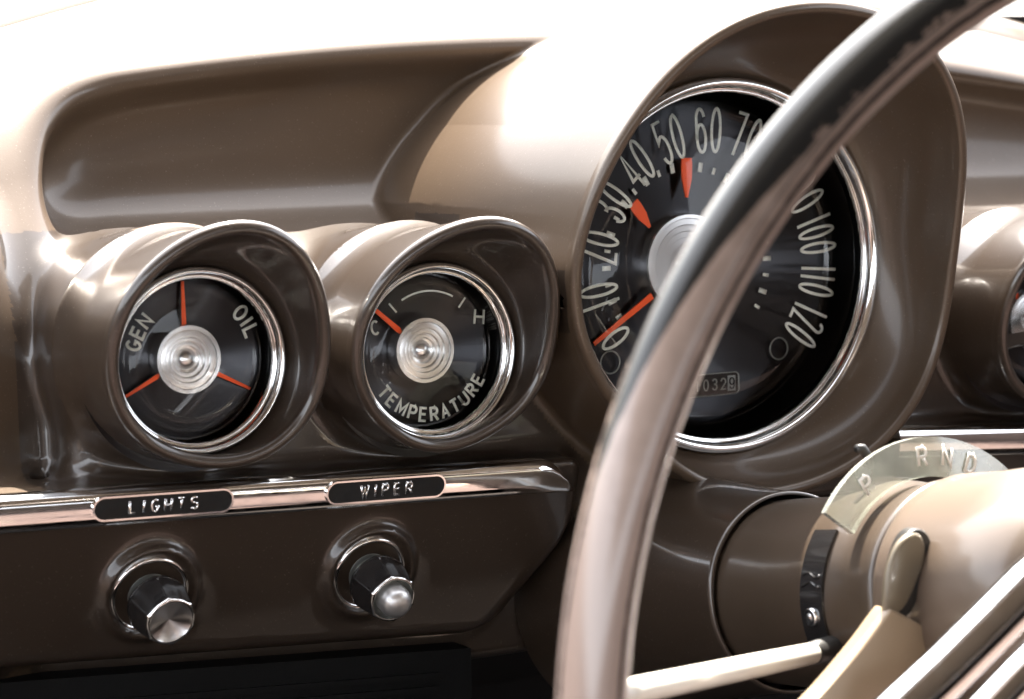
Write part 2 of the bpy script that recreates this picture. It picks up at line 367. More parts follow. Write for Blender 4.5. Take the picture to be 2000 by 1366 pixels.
def build_dash(root, cell=1.7):
    lo = np.array([-150., -155., -224.]); hi = np.array([650., 170., 80.]); n = np.ceil((hi-lo)/cell).astype(int)+1
    B = 12; nb = (n+B-1)//B; V = np.full(tuple(nb*B), 1e3, np.float32)
    cx = [lo[i]+(np.arange(nb[i])+.5)*B*cell for i in range(3)]
    g = np.meshgrid(*cx, indexing='ij'); D = sdf(*g); lim = B*cell*1.35
    loc = np.arange(B)*cell
    for i, j, k in np.argwhere(np.abs(D) < lim):
        g = np.meshgrid(lo[0]+i*B*cell+loc, lo[1]+j*B*cell+loc, lo[2]+k*B*cell+loc, indexing='ij')
        V[i*B:(i+1)*B, j*B:(j+1)*B, k*B:(k+1)*B] = sdf(*g)
    for i, j, k in np.argwhere(np.abs(D) >= lim):
        V[i*B:(i+1)*B, j*B:(j+1)*B, k*B:(k+1)*B] = D[i, j, k]
    neg = V < 0
    c = neg[:-1, :-1, :-1].astype(np.int8)
    cnt = sum(neg[x:neg.shape[0]-1+x, y:neg.shape[1]-1+y, z:neg.shape[2]-1+z].astype(np.int8) for x in (0, 1) for y in (0, 1) for z in (0, 1))
    act = (cnt > 0) & (cnt < 8); idx = np.argwhere(act); ids = -np.ones(act.shape, np.int64); ids[act] = np.arange(len(idx))
    P = np.zeros((len(idx), 3)); N_ = np.zeros(len(idx))
    cor = [(x, y, z) for x in (0, 1) for y in (0, 1) for z in (0, 1)]
    for p in cor:
        for ax in range(3):
            if p[ax]: continue
            q = list(p); q[ax] = 1
            v0 = V[tuple((idx+p).T)]; v1 = V[tuple((idx+q).T)]; m_ = (v0 < 0) != (v1 < 0)
            t = np.where(m_, v0/np.where(m_, v0-v1, 1), 0); pt = np.array(p, float)+np.zeros((len(idx), 3)); pt[:, ax] += t
            P[m_] += pt[m_]; N_[m_] += 1
    P = lo+(idx+P/N_[:, None])*cell
    def grad(P, e=.35):
        G = np.zeros_like(P)
        for ax in range(3):
            d = np.zeros(3); d[ax] = e; G[:, ax] = sdf(*(P+d).T)-sdf(*(P-d).T)
        return G/(2*e)
    for _ in range(3):
        G = grad(P); f = sdf(*P.T); st = f/np.maximum((G**2).sum(1), .2); st = np.clip(st, -cell*.4, cell*.4); P = P-G*st[:, None]
    Q = []
    for ax in range(3):
        s0 = [slice(None)]*3; s1 = [slice(None)]*3; s0[ax] = slice(0, -1); s1[ax] = slice(1, None)
        ch = neg[tuple(s0)] != neg[tuple(s1)]; e = np.argwhere(ch); o1, o2 = [(1, 2), (2, 0), (0, 1)][ax]
        ok = (e[:, o1] > 0) & (e[:, o2] > 0) & (e[:, o1] < ids.shape[o1]) & (e[:, o2] < ids.shape[o2]) & (e[:, ax] < ids.shape[ax]); e = e[ok]
        def idn(d1, d2): q = e.copy(); q[:, o1] -= d1; q[:, o2] -= d2; return ids[tuple(q.T)]
        q = np.stack([idn(1, 1), idn(0, 1), idn(0, 0), idn(1, 0)], 1)
        fl = neg[tuple(e.T)]; q[~fl] = q[~fl][:, ::-1]; Q.append(q)
    Q = np.concatenate(Q); Q = Q[(Q >= 0).all(1)]
    # open the pods at their rims: drop what lies above the rim, pull the border row onto it
    drop = np.zeros(len(P), bool)
    for nm, c, Rf, Hf in PODS:
        rho = np.hypot(P[:, 0]-c[0], P[:, 1]-c[1]); th = np.arctan2(P[:, 1]-c[1], P[:, 0]-c[0]); near = rho < Rf(th)+(6 if nm[0] == 's' else 3)
        if nm[0] != 's':
            rs = np.hypot(P[:, 0]-SP[0], P[:, 1]-SP[1]); ts = np.arctan2(P[:, 1]-SP[1], P[:, 0]-SP[0]); near &= rs > RS(ts)+2.5
        ex = P[:, 2]-Hf(th); up = near & (ex > 0)
        vf = np.zeros(len(P), bool)
        drop |= up
        # border vertices snap
        fm = drop[Q]; some = fm.any(1) & ~fm.all(1); bv = np.unique(Q[some]); bv = bv[drop[bv] & near[bv] & up[bv]]
        P[bv, 2] = Hf(th[bv]); drop2 = np.zeros(len(P), bool); drop2[bv] = True
        keep = ~(drop[Q] & ~drop2[Q]).any(1) & ~drop2[Q].all(1)
        Q = Q[keep]; drop[:] = False
        # border vertices lie on the wall exactly
        P[bv, 0] = c[0]+Rf(th[bv])*np.cos(th[bv]); P[bv, 1] = c[1]+Rf(th[bv])*np.sin(th[bv])
    # bury nothing far outside the picture
    Nn = grad(P); Nn /= np.linalg.norm(Nn, axis=1)[:, None]
    Nw = Nn[:, 0:1]*AX+Nn[:, 1:2]*BX+Nn[:, 2:3]*NX
    ctr = P[Q].mean(1)
    # drop the closed back of the shape: nothing but the far side of the sheet
    back = (Nn[Q].mean(1)[:, 2] < -.9) & (ctr[:, 2] < -165)
    Q = Q[~back]; ctr = ctr[~back]
    cls = np.array([classify(*c_) for c_ in ctr])
    names = {0: ('dash_shell', PAINT), 1: ('switch_panel', PAINT_SMOOTH_SHADED), 2: ('instrument_panel', PAINT_SMOOTH_SHADED), 3: ('recess', PAINT),
             10: ('gauge_hood', PAINT_SMOOTH_SHADED), 11: ('gauge_hood', PAINT_SMOOTH_SHADED), 12: ('gauge_hood', PAINT_SMOOTH_SHADED), 13: ('speedometer_hood', PAINT)}
    res = {}
    for k, (nm, mt) in names.items():
        q = Q[cls == k]
        if not len(q): continue
        u, iv = np.unique(q, return_inverse=True); iv = iv.reshape(q.shape)
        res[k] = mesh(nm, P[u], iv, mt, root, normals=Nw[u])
    print('dash verts', len(P))
    return res

dash = thing('dashboard', 'brown painted metal dashboard with hooded gauge pods and a long shelf recess', 'dashboard', (200, -60, -60))
DP = build_dash(dash)

# lips and funnels: rolled rim and inner cup of each hood
def hood_lining(c, Rf, Hf, rb, hb, parent, mt, curve=1.0, lip=1.5, name='hood_lining'):
    seg = 220; rows = []
    K = 14
    for i in range(seg):
        t = 2*pi*i/seg-pi; R_ = float(Rf(t)); H_ = float(Hf(t)); pts = []
        pts.append((R_+.05, H_-5)); pts.append((R_+.25, H_-3)); pts.append((R_+.35, H_-1))
        for k in range(7): a = pi*k/6; pts.append((R_-lip+(lip+.35)*cos(a), H_+lip*.9*sin(a)))
        r0 = R_-2*lip-.35; h0 = H_-1.2
        for k in range(1, K+1):
            s = k/K; e = s**curve
            pts.append((r0+(rb-r0)*e, h0+(hb-h0)*(1-(1-s)**1.35)))
        pts.append((rb-.2, hb-1.2))
        rows.append([(c[0]+r*cos(t), c[1]+r*sin(t), h) for r, h in pts])
    n = len(rows[0]); V = [p for r in rows for p in r]; Fc = []
    for i in range(seg):
        i2 = (i+1) % seg
        for j in range(n-1): Fc.append((i*n+j, i2*n+j, i2*n+j+1, i*n+j+1))
    return mesh(name, V, Fc, mt, parent)
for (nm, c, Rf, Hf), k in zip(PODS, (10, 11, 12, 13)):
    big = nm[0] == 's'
    hood_lining(c, Rf, Hf, 84.5 if big else 38, -2, DP[k] if k in DP else dash, PAINT if big else PAINT_SMOOTH_SHADED, curve=1.7 if big else 1.5, lip=2.3 if big else 2.4)

# panel beyond the seam at the windscreen foot
top_h = np.linspace(-176, -420, 6); V = []; Fc = []
aa = np.linspace(-160, 900, 70)
for i, a in enumerate(aa):
    h1 = -184-np.clip(.40*(a+7), -60, 34)-2.0
    for j, d in enumerate((0, 1, 60, 260, 900)):
        h = h1-d; V.append((a, 131+arch(a)*max(0, 1-d/400)-.306*(h+95)+(-8 if j == 0 else .6), h))
for i in range(len(aa)-1):
    for j in range(4): Fc.append((i*5+j, i*5+j+1, (i+1)*5+j+1, (i+1)*5+j))
mesh('windscreen_ledge', V, Fc, PAINT, dash)

# ------------------------------------------------------------------ gauges
def bezel(c, r, parent, mt=CHROME, w=3.1, h=2.6):
    fr = FR((c[0], c[1], 0))
    prof = [(r+.2, -5), (r+.2, -.5), (r-.05, h*.45), (r-w*.2, h*.85), (r-w*.42, h), (r-w*.65, h*.85), (r-w*.9, h*.3), (r-w-.05, -.8), (r-w-.2, -1.3), (r-w-.7, -1.0), (r-w-1.3, -1.4), (r-w-1.6, -3.0)]
    o = lathe(fr, prof, 160, 'bezel', mt, parent)
    return o
def pointer(c, ang, r0, r1, w0, w1, h, parent, name='needle'):
    a = radians(ang); fr = FR((c[0], c[1], h), (0, 0, 1), (cos(a), sin(a), 0))
    rows = [(-w0, r0), (-w1, r1), (w1, r1), (w0, r0)]
    rm = (r0+r1)/2; V = [(x, y, z) for z in (0, .8) for x, y in ((-w0/2, r0), (-w1/2, r1), (w1/2, r1), (w0/2, r0))]
    V = fr(V); Fc = [(0, 1, 2, 3), (7, 6, 5, 4), (0, 4, 5, 1), (1, 5, 6, 2), (2, 6, 7, 3), (3, 7, 4, 0)]
    return mesh(name, V, Fc, ORANGE, parent, smooth=False)
def small_gauge(c, label, kind):
    g = thing('gauge', label, 'gauge', (c[0], c[1], -10), 'small round gauges in the dashboard')
    bezel(c, 37.6, g)
    fr = FR((c[0], c[1], 0))
    lathe(fr, [(46, -13.6), (34, -15.2), (26, -16.4), (14, -17.6), (11, -17.8), (0, -17.8)], 128, 'dial', DIAL, g)
    hub = lathe(fr, [(14.2, -17), (14.2, -10.2), (13.8, -9.6), (12.3, -9.6), (12.0, -10), (11.6, -9.9), (9.6, -9.9), (9.3, -10.6), (8.8, -10.5), (7.6, -10.6), (7.2, -11.6), (6.5, -11.5), (5.6, -11.6), (5.2, -13.2), (4.4, -13.4), (3.8, -12.2), (2.6, -11.2), (1.3, -10.7), (0, -10.5)], 96, 'hub', SPUNB, g, sharp=40)
    lens = lathe(fr, [(33.3, -6), (33.3, -5.2), (22, -4.6), (0, -4.2)], 96, 'lens', GLASS, g)
    h = -6.4
    if kind == 'gen':
        for an, r1 in ((90, 31.5), (207, 29.5), (-27, 31.5)): pointer(c, an, 13, r1, 1.9, 1.1, -14.2, g)
        v, f = word('GEN', 5.6, .62, 1.9, 1.15, dialplace(c, 26, 151, h)); mesh('lettering', v, f, CREAM, g)
        v, f = word('OIL', 6.2, .62, 2.0, 1.2, dialplace(c, 28, 30, h)); mesh('lettering', v, f, CREAM, g)
    else:
        pointer(c, 139.5 if kind == 'temp' else 120, 13, 31.5, 2.4, 1.6, -13.6, g)
        if kind == 'temp':
            v, f = word('TEMPERATURE', 5.4, .58, 2.15, 1.1, dialplace(c, 27, -87.5, h, True)); mesh('lettering', v, f, CREAM, g)
            fr2 = FR((c[0]-25, c[1]+12.5, h)); v, f = word('C', 5.4, .62, 1, .95, lambda o: FR((c[0]-25.3, c[1]+11.5, h), (0, 0, 1), (-.12, 1, 0))); mesh('lettering', v, f, CREAM, g)
            v, f = word('H', 6.0, .72, 1, 1.0, lambda o: FR((c[0]+24.6, c[1]+13, h), (0, 0, 1), (.1, 1, 0))); mesh('lettering', v, f, CREAM, g)
            ps = [ribbon([(25.5*cos(radians(a)), 25.5*sin(radians(a))) for a in range(62, 121, 3)], .8)]
            for a in (50, 131): ps.append(ribbon([((23)*cos(radians(a)), 23*sin(radians(a))), (28*cos(radians(a)), 28*sin(radians(a)))], .8))
            v, f = merge([(FR((c[0], c[1], h))(q[0]), q[1]) for q in ps]); mesh('scale', v, f, CREAM, g)
        else:
            v, f = word('G', 5.4, .62, 1.75, .95, dialplace(c, 28, 212, h, True)); mesh('lettering', v, f, CREAM, g)
    return g
small_gauge(GA, 'small round black gauge lettered GEN and OIL with three orange needles', 'gen')
small_gauge(GB, 'small round black gauge lettered TEMPERATURE with one orange needle', 'temp')
small_gauge(GC, 'partly visible black gauge beyond the speedometer, cut by the right edge', 'fuel')

sp = thing('speedometer', 'large round black speedometer with tall pale numerals behind the steering wheel', 'speedometer', (SP[0], SP[1], -30))
bezel(SP, 84.2, sp, w=4.8, h=3.6)
fr = FR((SP[0], SP[1], 0))
lathe(fr, [(104, -28), (60, -31), (34, -34), (21, -36.5), (0, -37)], 200, 'dial', DIAL, sp, sharp=30)
lathe(fr, [(23, -37), (23, -31), (22.5, -30.2), (21, -30.2), (20.6, -30.8), (18, -30.9), (17.6, -31.2), (15, -31.4), (14.6, -31.9), (12, -32.1), (11.7, -32.5), (9, -32.7), (8.6, -33.8), (7, -34), (4, -34.2), (3.6, -33), (1.5, -32.4), (0, -32.3)], 128, 'hub', SPUNB, sp, sharp=30)
lathe(fr, [(77.9, -8), (77.9, -7), (50, -5.6), (20, -4.8), (0, -4.7)], 128, 'lens', GLASS, sp)
for n in range(0, 130, 10):
    t = str(n); v, f = word(t, 19.5 if n else 15, (.205 if n > 99 else .24) if n else .36, 3.2 if n > 99 else 3.6, 1.4, dialplace(SP, 61 if n else 60, 90-(n-60)*2, -13)); mesh('numeral', v, f, CREAM, sp)
ps = []
for n in range(0, 125, 5):
    a = radians(90-(n-60)*2); r0, r1, wd = (42.5, 46.5, 2.2) if n % 10 else (43, 45.8, 1.5)
    ps.append(ribbon([(r0*cos(a), r0*sin(a)), (r1*cos(a), r1*sin(a))], wd))
v, f = merge([(FR((SP[0], SP[1], -31.3))(q[0]), q[1]) for q in ps]); mesh('scale', v, f, CREAM, sp)
# needle and the two fixed markers
def rel(px, py, h): q = inv(px, py, h)-np.array([SP[0], SP[1], 0]); return degs(q), hypot(q[0], q[1])
def degs(q): return math.degrees(atan2(q[1], q[0]))
a1, r1 = rel(1160, 672, -29); a0, r0 = rel(1264, 576, -29)
pointer(SP, a1, r0-2, r1, 3.0, 2.0, -29.5, sp)
for (p0, p1) in (((1268, 444), (1236, 396)), ((1340, 386), (1340, 309))):
    b0, q0 = rel(*p0, -29); b1, q1 = rel(*p1, -29); P0 = inv(*p0, -29); P1 = inv(*p1, -29); d = P1-P0; L = np.linalg.norm(d)
    frm = FR(P0, (0, 0, 1), d); sh = [(-.6, 0), (-2.6, L*.45), (-2.9, L*.8), (-2.7, L), (2.7, L), (2.9, L*.8), (2.6, L*.45), (.6, 0)]
    V = frm([(x, y, z) for z in (0, .8) for x, y in sh]); n_ = len(sh)
    mesh('marker', V, [tuple(range(n_))[::-1], tuple(range(n_, 2*n_))]+[(i, (i+1) % n_, (i+1) % n_+n_, i+n_) for i in range(n_)], ORANGE, sp, smooth=False)
for p in ((1192, 708), (1521, 681)):
    q = inv(*p, -29); lathe(FR(q), [(4.7, 0), (4.8, .3), (5.4, .3), (5.5, 0)], 40, 'ring_mark', GREY, sp)
q = inv(1387, 752, -29.5); fr2 = FR(q)
def rrect(w, h, r, n=6):
    P = []
    for cx, cy, a0 in ((w/2-r, h/2-r, 0), (-w/2+r, h/2-r, 90), (-w/2+r, -h/2+r, 180), (w/2-r, -h/2+r, 270)):
        P += [(cx+r*cos(radians(a0+90*i/n)), cy+r*sin(radians(a0+90*i/n))) for i in range(n+1)]
    return P
P = rrect(32, 10.2, 2.2); v, f = ribbon(P+[P[0]], .5, .5); od = mesh('odometer', fr2(v), f, GREY, sp)
V = fr2([(x, y, .1) for x, y in P]); mesh('window', V, [tuple(range(len(P)))], BLACK, od)
for i, d in enumerate('610329'):
    x = -11.5+i*4.9-1; b = [(x-2.2, -3.6, .2), (x+2.2, -3.6, .2), (x+2.2, 3.6, .2), (x-2.2, 3.6, .2)]
    mesh('number_wheel', fr2(b), [(0, 1, 2, 3)], BLACK if i < 5 else GREY, od)
    v, f = word(d, 5, .5, 1, .6, lambda o, x=x: FR(fr2((x, 0, .4)))); mesh('digit', v, f, DIMN if i < 5 else BLACK, od)

# ------------------------------------------------------------------ trim strips
TP = [(-46.2, -4), (-46.3, .5), (-47.0, 2.2), (-48.6, 3.6), (-50.2, 4.1), (-51.4, 4.2), (-54, 3.85), (-57, 3.35), (-59.9, 2.8), (-61.0, 1.8), (-61.4, 0), (-61.4, -4)]
def trimstrip(a0, a1, off, parent, taper=None, name='molding'):
    N = 90; V = []; Fc = []; n = len(TP)
    for i in range(N):
        a = a0+(a1-a0)*i/(N-1)
        for j, (b, h) in enumerate(TP):
            s = 0
            if taper == 'r': e = max(0, (a-(a1-16))/16); aa_ = a-(j/(n-1)-1)*0; s = e
            bb = b+off(a)
            if taper == 'r': bb = bb-(bb-(-61.4+off(a)))*max(0, s)**2*.85; h = h*(1-.6*s)
            V.append((a, bb, h))
        if i: Fc += [((i-1)*n+j, i*n+j, i*n+j+1, (i-1)*n+j+1)[::-1] for j in range(n-1)]
    Fc.append(tuple(range((N-1)*n, N*n)))
    return mesh(name, V, Fc, CHROME, parent)
off1 = lambda a: -.033*(a+84)+.5
tr = thing('trim_strip', 'polished chrome trim strip carrying black LIGHTS and WIPER name plates', 'trim strip', (0, -55, 0), 'chrome trim strips')
trimstrip(-160, 173, off1, tr, 'r')
for txt, (px, py), L in (('LIGHTS', (320, 986), 60), ('WIPER', (755, 956), 56)):
    q = inv(px, py, 4.4); slope = np.array([1, -.033, 0]); nrm = np.array([0, -.18, 1.]); up = np.array([.033, 1, .18])
    fr3 = FR(q, nrm, up)
    P = rrect(L, 10.2, 5.0, 8); Pi = rrect(L-1.6, 8.6, 4.2, 8); n_ = len(P)
    V = [(x, y, -1) for x, y in P]+[(x, y, .55) for x, y in P]+[(x, y, .55) for x, y in Pi]+[(x, y, .15) for x, y in Pi]
    Fc = [(k*n_+i, k*n_+(i+1) % n_, (k+1)*n_+(i+1) % n_, (k+1)*n_+i) for k in range(3) for i in range(n_)]
    pf = mesh('name_plate', fr3(V), Fc, CHROME, tr); autosmooth(pf, 40)
    mesh('plate_face', fr3([(x, y, .16) for x, y in Pi]), [tuple(range(n_))], PLATE, pf)
    def pl(o, fr3=fr3): return FR(fr3((o, -.1, .2)), nrm, up)
    v, f = word(txt, 4.9, .55, 2.9, .95, pl, .35); mesh('lettering', v, f, CHROME_OLD, pf)
tr2 = thing('trim_strip', 'short run of bright chrome trim right of the speedometer above the column', 'trim strip', (430, -65, 0), 'chrome trim strips')
trimstrip(352, 600, lambda a: -10-.07*(a-352), tr2)

# cross-head screw above the trim
def hit(px, py, h0=60.):                              # first point of the dash shell along a sight line, with its normal
    t = 0; P0 = inv(px, py, h0); d = inv(px, py, h0-100)-P0; d /= np.linalg.norm(d)
    for _ in range(200): t += max(float(sdf(*(P0+d*t)))*.6, .01)
    p = P0+d*t; g = np.array([float(sdf(*(p+e))-sdf(*(p-e))) for e in np.eye(3)*.4]); return p, g/np.linalg.norm(g)
q, gn = hit(980, 879); s_ = thing('screw', 'small cross head screw in the panel below the temperature hood', 'screw', q)
fr3 = FR(q-gn*.6, gn, (0, 0, 1)); lathe(fr3, [(4.6, -.5), (4.6, .5), (3.8, 1.0), (1.8, 1.4), (0, 1.5)], 32, 'screw_head', CHROME, s_)
v, f = merge([ribbon([(-2.2, 0), (2.2, 0)], .8), ribbon([(0, -2.2), (0, 2.2)], .8)]); mesh('slot', fr3(np.array(v)+[0, 0, 1.35]), f, BLACK, s_)

# ------------------------------------------------------------------ switch knobs
def knob(c, label, cap):
    k = thing('switch_knob', label, 'knob', c, 'black fluted switch knobs below the trim')
    nrm = np.array([0, -.330, .944]); fr = FR(c, nrm)
    lathe(fr, [(17.4, -1), (17.2, 1.6), (16.6, 2.7), (15.6, 2.9), (14.9, 2.2), (14.6, .6), (14.4, -1.5)], 96, 'collar', CHROME, k)
    lathe(fr, [(14.5, -.6), (13.2, -.4), (12.9, -1.4), (0, -1.4)], 64, 'dish', BLACK, k, sharp=30)
    lathe(fr, [(11.8, -1.3), (11.8, .6), (11.2, .9), (9.5, .9), (9.2, 1.8), (7.5, 2.0), (7.2, 3), (5.6, 3), (5.2, 12), (0, 12)], 64, 'nut', GREY, k, sharp=30)
    # fluted body: six shallow concave flats meeting in raised ridges
    def rf(t, j):
        u = ((t+.35)/(pi/3)) % 1; s = abs(u-.5)*2         # 1 on a ridge, 0 mid flute
        dep = (0.0, .03, .10, .12, .12, .12, .12, .10, .05, .03, .02, .02)[min(j, 11)]
        return 1-dep*(1-s**3)
    prof = [(11.6, 8.0), (12.6, 8.6), (13.0, 10), (12.9, 12.5), (12.5, 15), (12.0, 18), (11.3, 21), (10.7, 23.4), (10.55, 24.0), (9.9, 24.4)]
    lathe(fr, prof, 144, 'grip', BLACK, k, rfun=rf)
    def rf2(t, j):
        u = ((t+.35)/(pi/3)) % 1; s = abs(u-.5)*2; return 1-(.075 if j < 2 else .0)*(1-s**5)
    rimr = lathe(fr, [(10.9, 23.6), (10.95, 24.6), (9.6, 25.0), (9.0, 24.9)], 144, 'rim', CHROME, k, rfun=rf2)
    if cap == 'flat': lathe(fr, [(9.0, 24.9), (8.6, 24.5), (5, 23.6), (0, 22.6)], 120, 'cap', SPUN, k)
    else:
        lathe(fr, [(9.0, 24.9), (8.4, 24.0), (7.8, 22.5), (6.2, 22.2)], 96, 'cap', GREY, k)
        lathe(fr, [(6.9, 22), (6.9, 26), (6.7, 28.2), (6.1, 30), (4.9, 31.4), (3.2, 32.3), (1.5, 32.7), (0, 32.8)], 96, 'push_button', SATIN, k)
    return k
knob(KN[0], 'black fluted knob with flat spun metal face under LIGHTS', 'flat')
knob(KN[1], 'black fluted knob with protruding domed metal button under WIPER', 'dome')

# ------------------------------------------------------------------ steering wheel
CC = np.array([229., -80., 281.]); WC = np.array([192., -82., 381.]); wel = radians(17.9); wyw = radians(-5.5)
def w2d(v): v = np.asarray(v, float); return np.array([v@AX, v@BX, v@NX])
wn = w2d([sin(wyw)*cos(wel), -cos(wel)*cos(wyw), sin(wel)]); WF = FR(WC, wn, (0, 1, 0)); WR = 234.7; TR = 9.75
wheel = thing('steering_wheel', 'worn two tone steering wheel rim sweeping across the speedometer', 'steering wheel', WC)
RIM = bpy.data.materials.new('worn_rim'); RIM.use_nodes = True
n = RIM.node_tree; p = n.nodes['Principled BSDF']; p.inputs['Coat Roughness'].default_value = .1
uv = n.nodes.new('ShaderNodeUVMap'); uv.uv_map = 'UVMap'; sx = n.nodes.new('ShaderNodeSeparateXYZ'); n.links.new(uv.outputs[0], sx.inputs[0])
tc = n.nodes.new('ShaderNodeTexCoord')
nz = n.nodes.new('ShaderNodeTexNoise'); nz.inputs['Scale'].default_value = 110; nz.inputs['Detail'].default_value = 9; nz.inputs['Roughness'].default_value = .7; n.links.new(tc.outputs['Object'], nz.inputs['Vector'])
def mth(op, a, b=None, clamp=False):
    x = n.nodes.new('ShaderNodeMath'); x.operation = op; x.use_clamp = clamp
    for i, v in enumerate((a, b)):
        if v is None: continue
        if isinstance(v, (int, float)): x.inputs[i].default_value = v
        else: n.links.new(v, x.inputs[i])
    return x.outputs[0]
# v runs round the tube (0 = towards the driver, growing to the outer edge); u runs round the ring
V_ = sx.outputs[1]; U_ = sx.outputs[0]
def ramp(x, lo, hi): 
    r = n.nodes.new('ShaderNodeMapRange'); n.links.new(x, r.inputs[0]); r.inputs[1].default_value = lo; r.inputs[2].default_value = hi; return r.outputs[0]
vf = mth('SUBTRACT', mth('FRACT', mth('ADD', V_, .5)), .5)
wob = mth('MULTIPLY', mth('SUBTRACT', nz.outputs[0], .5), .28)
vv = mth('ADD', vf, wob); vs = mth('ADD', vf, mth('MULTIPLY', wob, .12))
tr_ = ramp(mth('ADD', U_, mth('MULTIPLY', wob, .35)), .375, .455)
lo_ = mth('ADD', .005, mth('MULTIPLY', tr_, .245))
hi_ = mth('SUBTRACT', .40, mth('MULTIPLY', tr_, .14))
worn = mth('MULTIPLY', ramp(mth('SUBTRACT', vv, lo_), 0, .008), mth('SUBTRACT', 1, ramp(mth('SUBTRACT', vs, hi_), 0, .004)))
l1 = mth('MULTIPLY', ramp(vs, .232, .236), mth('SUBTRACT', 1, ramp(vs, .247, .252)))
l2 = mth('MULTIPLY', ramp(vs, -.085, -.080), mth('SUBTRACT', 1, ramp(vs, -.052, -.045)))
bl = mth('MAXIMUM', worn, mth('MAXIMUM', l1, l2), True)
mx = n.nodes.new('ShaderNodeMix'); mx.data_type = 'RGBA'; mx.inputs[6].default_value = (.21, .148, .118, 1); mx.inputs[7].default_value = (.012, .0115, .011, 1)
n.links.new(mth('SUBTRACT', .75, mth('MULTIPLY', bl, .72)), p.inputs['Coat Weight']); n.links.new(mth('SUBTRACT', .5, mth('MULTIPLY', bl, .15)), p.inputs['Specular IOR Level']); n.links.new(mth('SUBTRACT', .32, mth('MULTIPLY', bl, .17)), p.inputs['Roughness']); n.links.new(bl, mx.inputs[0]); rim_lit = n.nodes.new('ShaderNodeMix'); rim_lit.data_type = 'RGBA'; rim_lit.inputs[6].default_value = (.17, .118, .092, 1); rim_lit.inputs[7].default_value = (.36, .27, .225, 1)
n.links.new(tr_, rim_lit.inputs[0]); n.links.new(rim_lit.outputs[2], mx.inputs[6]); n.links.new(mx.outputs[2], p.inputs['Base Color'])  # brown lightened on the lower rim to paint in its bright highlight
def torus(fr, R_, prof, n1=360, a0=0, a1=360):
    V = []; Fc = []; UV = []; m_ = len(prof); closed = abs(a1-a0) >= 360
    cnt = n1 if closed else n1+1
    for i in range(cnt):
        t = radians(a0+(a1-a0)*i/n1)
        for j, (dr, dh) in enumerate(prof):
            V.append(((R_+dr)*cos(t), (R_+dr)*sin(t), dh)); UV.append((t/(2*pi), j/m_))
    for i in range(n1):
        i2 = (i+1) % cnt
        for j in range(m_): j2 = (j+1) % m_; Fc.append((i*m_+j, i2*m_+j, i2*m_+j2, i*m_+j2))
    return fr(V), Fc, UV
prof = []
for j in range(48):
    a = 2*pi*j/48; r = TR*(1-.05*math.exp(-((j-14.6)/.9)**2)-.05*math.exp(-((j-34)/.9)**2))
    prof.append((r*sin(a-pi)*1.0, r*cos(a-pi)*-1.0*1.05))
prof = [(-TR*sin(2*pi*j/48)*1.0*-1, TR*1.04*cos(2*pi*j/48)) for j in range(48)]   # j=0 faces the driver, j=12 outwards
v, f, u = torus(WF, WR, prof, 400); rim = mesh('rim', v, f, RIM, wheel, uvs=u)
# ribbed clear finger grip along the inner back edge of the rim
gp = [(-6.2, -4.5), (-9.4, -5.0), (-10.8, -7.2), (-9.8, -9.6), (-6.2, -9.6)]
V = []; Fc = []; m_ = len(gp); N1 = 900
for i in range(N1):
    t = 2*pi*i/N1; k = 1+.05*(i % 3 == 0)
    for dr, dh in gp: V.append(((WR+dr*k)*cos(t), (WR+dr*k)*sin(t), dh*k))
for i in range(N1):
    i2 = (i+1) % N1
    for j in range(m_): Fc.append((i*m_+j, i2*m_+j, i2*m_+(j+1) % m_, i*m_+(j+1) % m_))
RIBM = mat('clear_ribbed_plastic', (.20, .185, .15), rough=.2, coat=.8)
mesh('finger_grip', WF(V), Fc, RIBM, wheel)

# ------------------------------------------------------------------ column
cel = radians(25); cn = w2d([0, -cos(cel), sin(cel)])
def CF(s): return FR(CC-cn*s, cn, (0, 1, 0))
col = thing('steering_column', 'brown steering column shroud with gear quadrant in bright sun', 'steering column', CC-cn*150)
fr = CF(0)
def clathe(prof, name, mt, parent, seg=160, **k): return lathe(fr, [(r, -s) for r, s in prof], seg, name, mt, parent, **k)
clathe([(60, 330), (43.5, 215), (42.6, 200), (42.4, 198), (41, 197), (40.6, 199)], 'flange', PAINT_SMOOTH_SHADED, col)
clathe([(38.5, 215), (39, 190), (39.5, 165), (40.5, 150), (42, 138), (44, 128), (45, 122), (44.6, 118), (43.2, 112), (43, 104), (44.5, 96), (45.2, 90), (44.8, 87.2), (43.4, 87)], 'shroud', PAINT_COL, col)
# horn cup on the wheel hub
clathe([(43.6, 88), (45.6, 85.6), (46.6, 82), (46.8, 74), (47, 60), (48, 44), (48, 30), (46, 18), (40, 8), (20, 2), (0, 0)], 'hub_cup', PAINT_HUB_SUNLIT, wheel)

